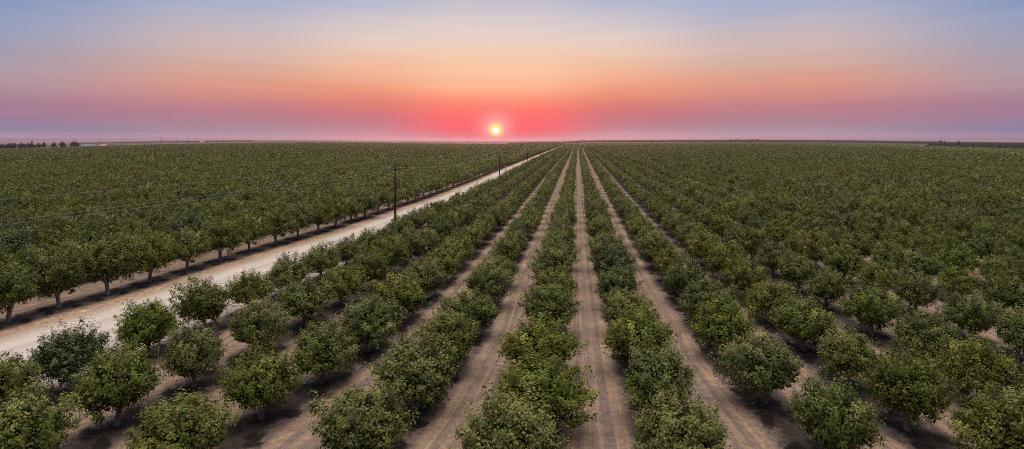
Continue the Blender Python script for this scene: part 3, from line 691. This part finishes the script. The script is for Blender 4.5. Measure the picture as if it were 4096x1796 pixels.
# ------------------------------------------------------------------ utility poles and wires
wood = simple('pole_wood', (.028, .014, .012), .9, .35, 2.5); steel = simple('galvanised', (.50, .49, .52), .45, .1, 5, .6); porc = simple('insulator_grey', (.62, .62, .68), .3, .05, 5)
wire_m = simple('aluminium_wire', (.42, .40, .40), .5, .05, 1, .3)
POLE_H = 10.9
def make_pole(name='utility_pole'):
    root = bpy.data.objects.new(name, None); col.objects.link(root)
    MB().tube([(0,0,-.6),(0,0,5),(0,0,POLE_H)], [.23,.20,.16], 10).build('pole', wood, root, True)
    arm = MB().box((0, -.16, 9.72), (2.35, .10, .12)).build('crossarm', wood, root)
    for s in (-1, 1):
        MB().tube([(s*.75, -.17, 9.66), (s*.02, -.17, 9.0)], .022, 5).build('brace', steel, arm)
        ins = MB().lathe([(.03,9.78),(.03,9.86),(.09,9.88),(.06,9.94),(.09,9.97),(.05,10.06),(.02,10.08)], 9, (s*1.08, -.16, 0)).build('insulator', porc, arm, True)
    tb = MB().tube([(0, -.13, 10.55), (0, -.13, 11.35)], .05, 6).build('top_bracket', steel, root)
    MB().lathe([(.03,11.34),(.10,11.38),(.06,11.45),(.10,11.49),(.05,11.58),(.02,11.6)], 9, (0, -.13, 0)).build('insulator', porc, tb, True)
    return root
def copy_tree(o, parent=None):
    c = o.copy(); col.objects.link(c); c.parent = parent
    for ch in o.children: copy_tree(ch, c)
    return c
poles_px = [(1581, 104), (1998, 213), (2110.5, 322), (2163, 432), (2193, 545), (2213, 655), (2226, 765), (2235, 875)]
pl = ['tall brown utility pole with crossarm beside the road, nearest one', 'second utility pole along the road, below the sun', 'third utility pole along the road', 'fourth utility pole along the road', 'fifth utility pole along the road', 'sixth utility pole along the road, small against the orchard', 'seventh utility pole along the road, very small', 'eighth and farthest utility pole along the road']
Pp = [at(px_, Y_) for px_, Y_ in poles_px]
behind = Vector((-33.5, 29.0, -.2))
proto = make_pole(); attach = []
allp = [behind]+Pp
for i, p in enumerate(allp):
    o = proto if i == 0 else copy_tree(proto)
    nx = allp[min(i+1, len(allp)-1)]; pv = allp[max(i-1, 0)]
    d = (nx-pv); rz = math.atan2(d.y, d.x)-math.pi/2
    if i == 0: rz = math.atan2((nx-p).y, (nx-p).x)-math.pi/2
    if i == 1: rz = R(-12)
    o.location = p; o.rotation_euler = (0, 0, rz)
    tag(o, 'utility pole just past the left edge carrying the three wires' if i == 0 else pl[i-1], 'utility pole', 'utility poles along the dirt road')
    ca, sa = math.cos(rz), math.sin(rz)
    attach.append([p+Vector((x*ca-y*sa, x*sa+y*ca, z)) for x, y, z in ((0, -.13, 11.55), (-1.08, -.16, 10.05), (1.08, -.16, 10.05))])
for k_, (nm, lb) in enumerate((('top', 'topmost overhead wire running along the road poles'), ('l', 'overhead wire on the left end of the crossarms'), ('r', 'overhead wire on the right end of the crossarms'))):
    mb = MB()
    for i in range(5):
        a, b = attach[i][k_], attach[i+1][k_]; n = 16
        sag = (.45, 1.5, 1.6, 1.6, 1.6)[i]
        pts = [a.lerp(b, s/n)-Vector((0, 0, sag*4*(s/n)*(1-s/n))) for s in range(n+1)]
        rad = [.0075+.0001*max(p.y-30, 0) for p in pts]; rad = [min(r_, .03) for r_ in rad]
        mb.tube(pts, rad, 4)
    tag(mb.build('overhead_wire', wire_m), lb, 'wire', 'overhead wires strung between the poles')
# far line of poles on the left horizon, and the thin ones on the right
def small_pole(px, topy, Y, label, grp):
    root = bpy.data.objects.new('power_pole', None); col.objects.link(root); root.location = at(px, Y)
    h = HC+(hor(px)-topy)/FP*Y; root.rotation_euler = (0, 0, random.uniform(-.3, .3))
    MB().tube([(0,0,-.5),(0,0,h)], [.0005*Y*.42, .00035*Y*.42], 6).build('pole', wood, root)
    MB().box((0, 0, h*.95), (h*.16, .15, .25)).build('crossarm', wood, root)
    tag(root, label, 'utility pole', grp)
fp = [(40, 557), (173, 555), (293, 554.5), (399, 553), (491, 552), (576, 551), (641, 550.5), (645, 550.5), (705, 551), (750, 551), (791, 551), (829, 551), (861, 552), (891, 552)]
for n, (px_, ty_) in enumerate(fp, 1):
    small_pole(px_, ty_, 1900 if n < 7 else 2300, f"thin pole on the left horizon, {ordn(n) if n > 1 else 'first'} from the left edge", 'thin poles along the left horizon')
for n, (px_, ty_) in enumerate([(2584.5, 571), (2942, 567), (3192, 566), (3716, 562), (3771, 572), (3658, 558.5)], 1):
    small_pole(px_, ty_, (1010, 1010, 1000, 1150, 900, 2400)[n-1], f"thin pole beyond the right orchard, {'first' if n == 1 else ordn(n)} from the road", 'thin poles beyond the right orchard')
# white standpipes among the trees
def standpipe(px, y0, y1, w_, Y, label):
    root = bpy.data.objects.new('standpipe', None); col.objects.link(root); root.location = at(px, Y)
    h = HC-(y0-float(hor(px)))/FP*Y; r_ = w_/FP*Y/2
    MB().lathe([(r_*.7,-.3),(r_*.7,h*.62),(r_,h*.64),(r_,h*.95),(r_*.6,h)], 12).build('pipe', M_white, root, True)
    MB().lathe([(r_*.3,h-.05),(r_*.3,h+.25),(r_*.1,h+.3)], 8).build('cap', steel, root)
    tag(root, label, 'standpipe', 'white irrigation standpipes among the trees')
standpipe(2179, 579.5, 590, 1.8, 900, 'tall white standpipe rising from the left block near the road end')
standpipe(2203.5, 579, 584, 1.5, 1000, 'shorter white standpipe right of the tall one')
standpipe(3385.5, 626, 630, 2.4, 366, 'white standpipe alone among trees on the right')
standpipe(998, 572.5, 576, 2.5, 1500, 'white standpipe in the far canopy at left')
# white pipe gate across the road verge
def gate(px, py, L, label):
    root = bpy.data.objects.new('pipe_gate', None); col.objects.link(root)
    Y = FP*HC/(py-float(hor(px))); root.location = at(px, Y)
    MB().tube([(0,0,1.15),(L,0,1.1)], .06, 6).build('rail', M_white, root)
    for x_, r_ in ((0, .11), (L, .08)): MB().tube([(x_,0,-.2),(x_,0,1.35)], r_, 8).build('post', M_white, root)
    tag(root, label, 'gate', 'white pipe gates beside the road')
gate(2021, 674, 5.5, 'white pipe gate beside the road near the second pole')
gate(2203, 607, 6.0, 'white pipe gate farther up the road')

# low hills on the far right horizon
n = 60; v = []; f = []
hx = np.linspace(3780, 4700, n)
for i, p_ in enumerate(hx):
    hh = max(0, 5.0*math.sin(min(1, (p_-3780)/180)*1.57)+1.2*math.sin(i*.55)+.8*math.sin(i*1.37+1)) + (6 if p_ > 3950 else 6*max(0, (p_-3780)/170))*.35
    for Yq, k_ in ((9000, 0), (10500, .75), (12000, 1), (15000, .6)):
        b_ = at(p_, Yq); v.append((b_.x, b_.y, b_.z-3+HC+(hh*k_)/FP*Yq if k_ else b_.z-3))
for i in range(n-1):
    for j in range(3):
        a_ = i*4+j; f.append((a_, a_+4, a_+5, a_+1))
hm = simple('hill', (.23, .19, .17), .95, .25, .002)
tag(link('hills', mesh('hills', v, f, hm, True)), 'low hazy hills on the right horizon', kind='structure')

# ------------------------------------------------------------------ smoky air
HAZE = True
if HAZE:
    hz, t = new_mat('haze'); pv = t.n('ShaderNodeVolumePrincipled')
    pv.inputs['Color'].default_value = (.80, .62, .70, 1); pv.inputs['Density'].default_value = .000065
    pv.inputs['Anisotropy'].default_value = .68
    o = t.n('ShaderNodeOutputMaterial'); t.l(pv.outputs[0], o.inputs['Volume'])
    tag(MB().box((0, 9000, -205), (60000, 25000, 490)).build('haze', hz), 'thin smoke haze lying over the plain', kind='stuff')
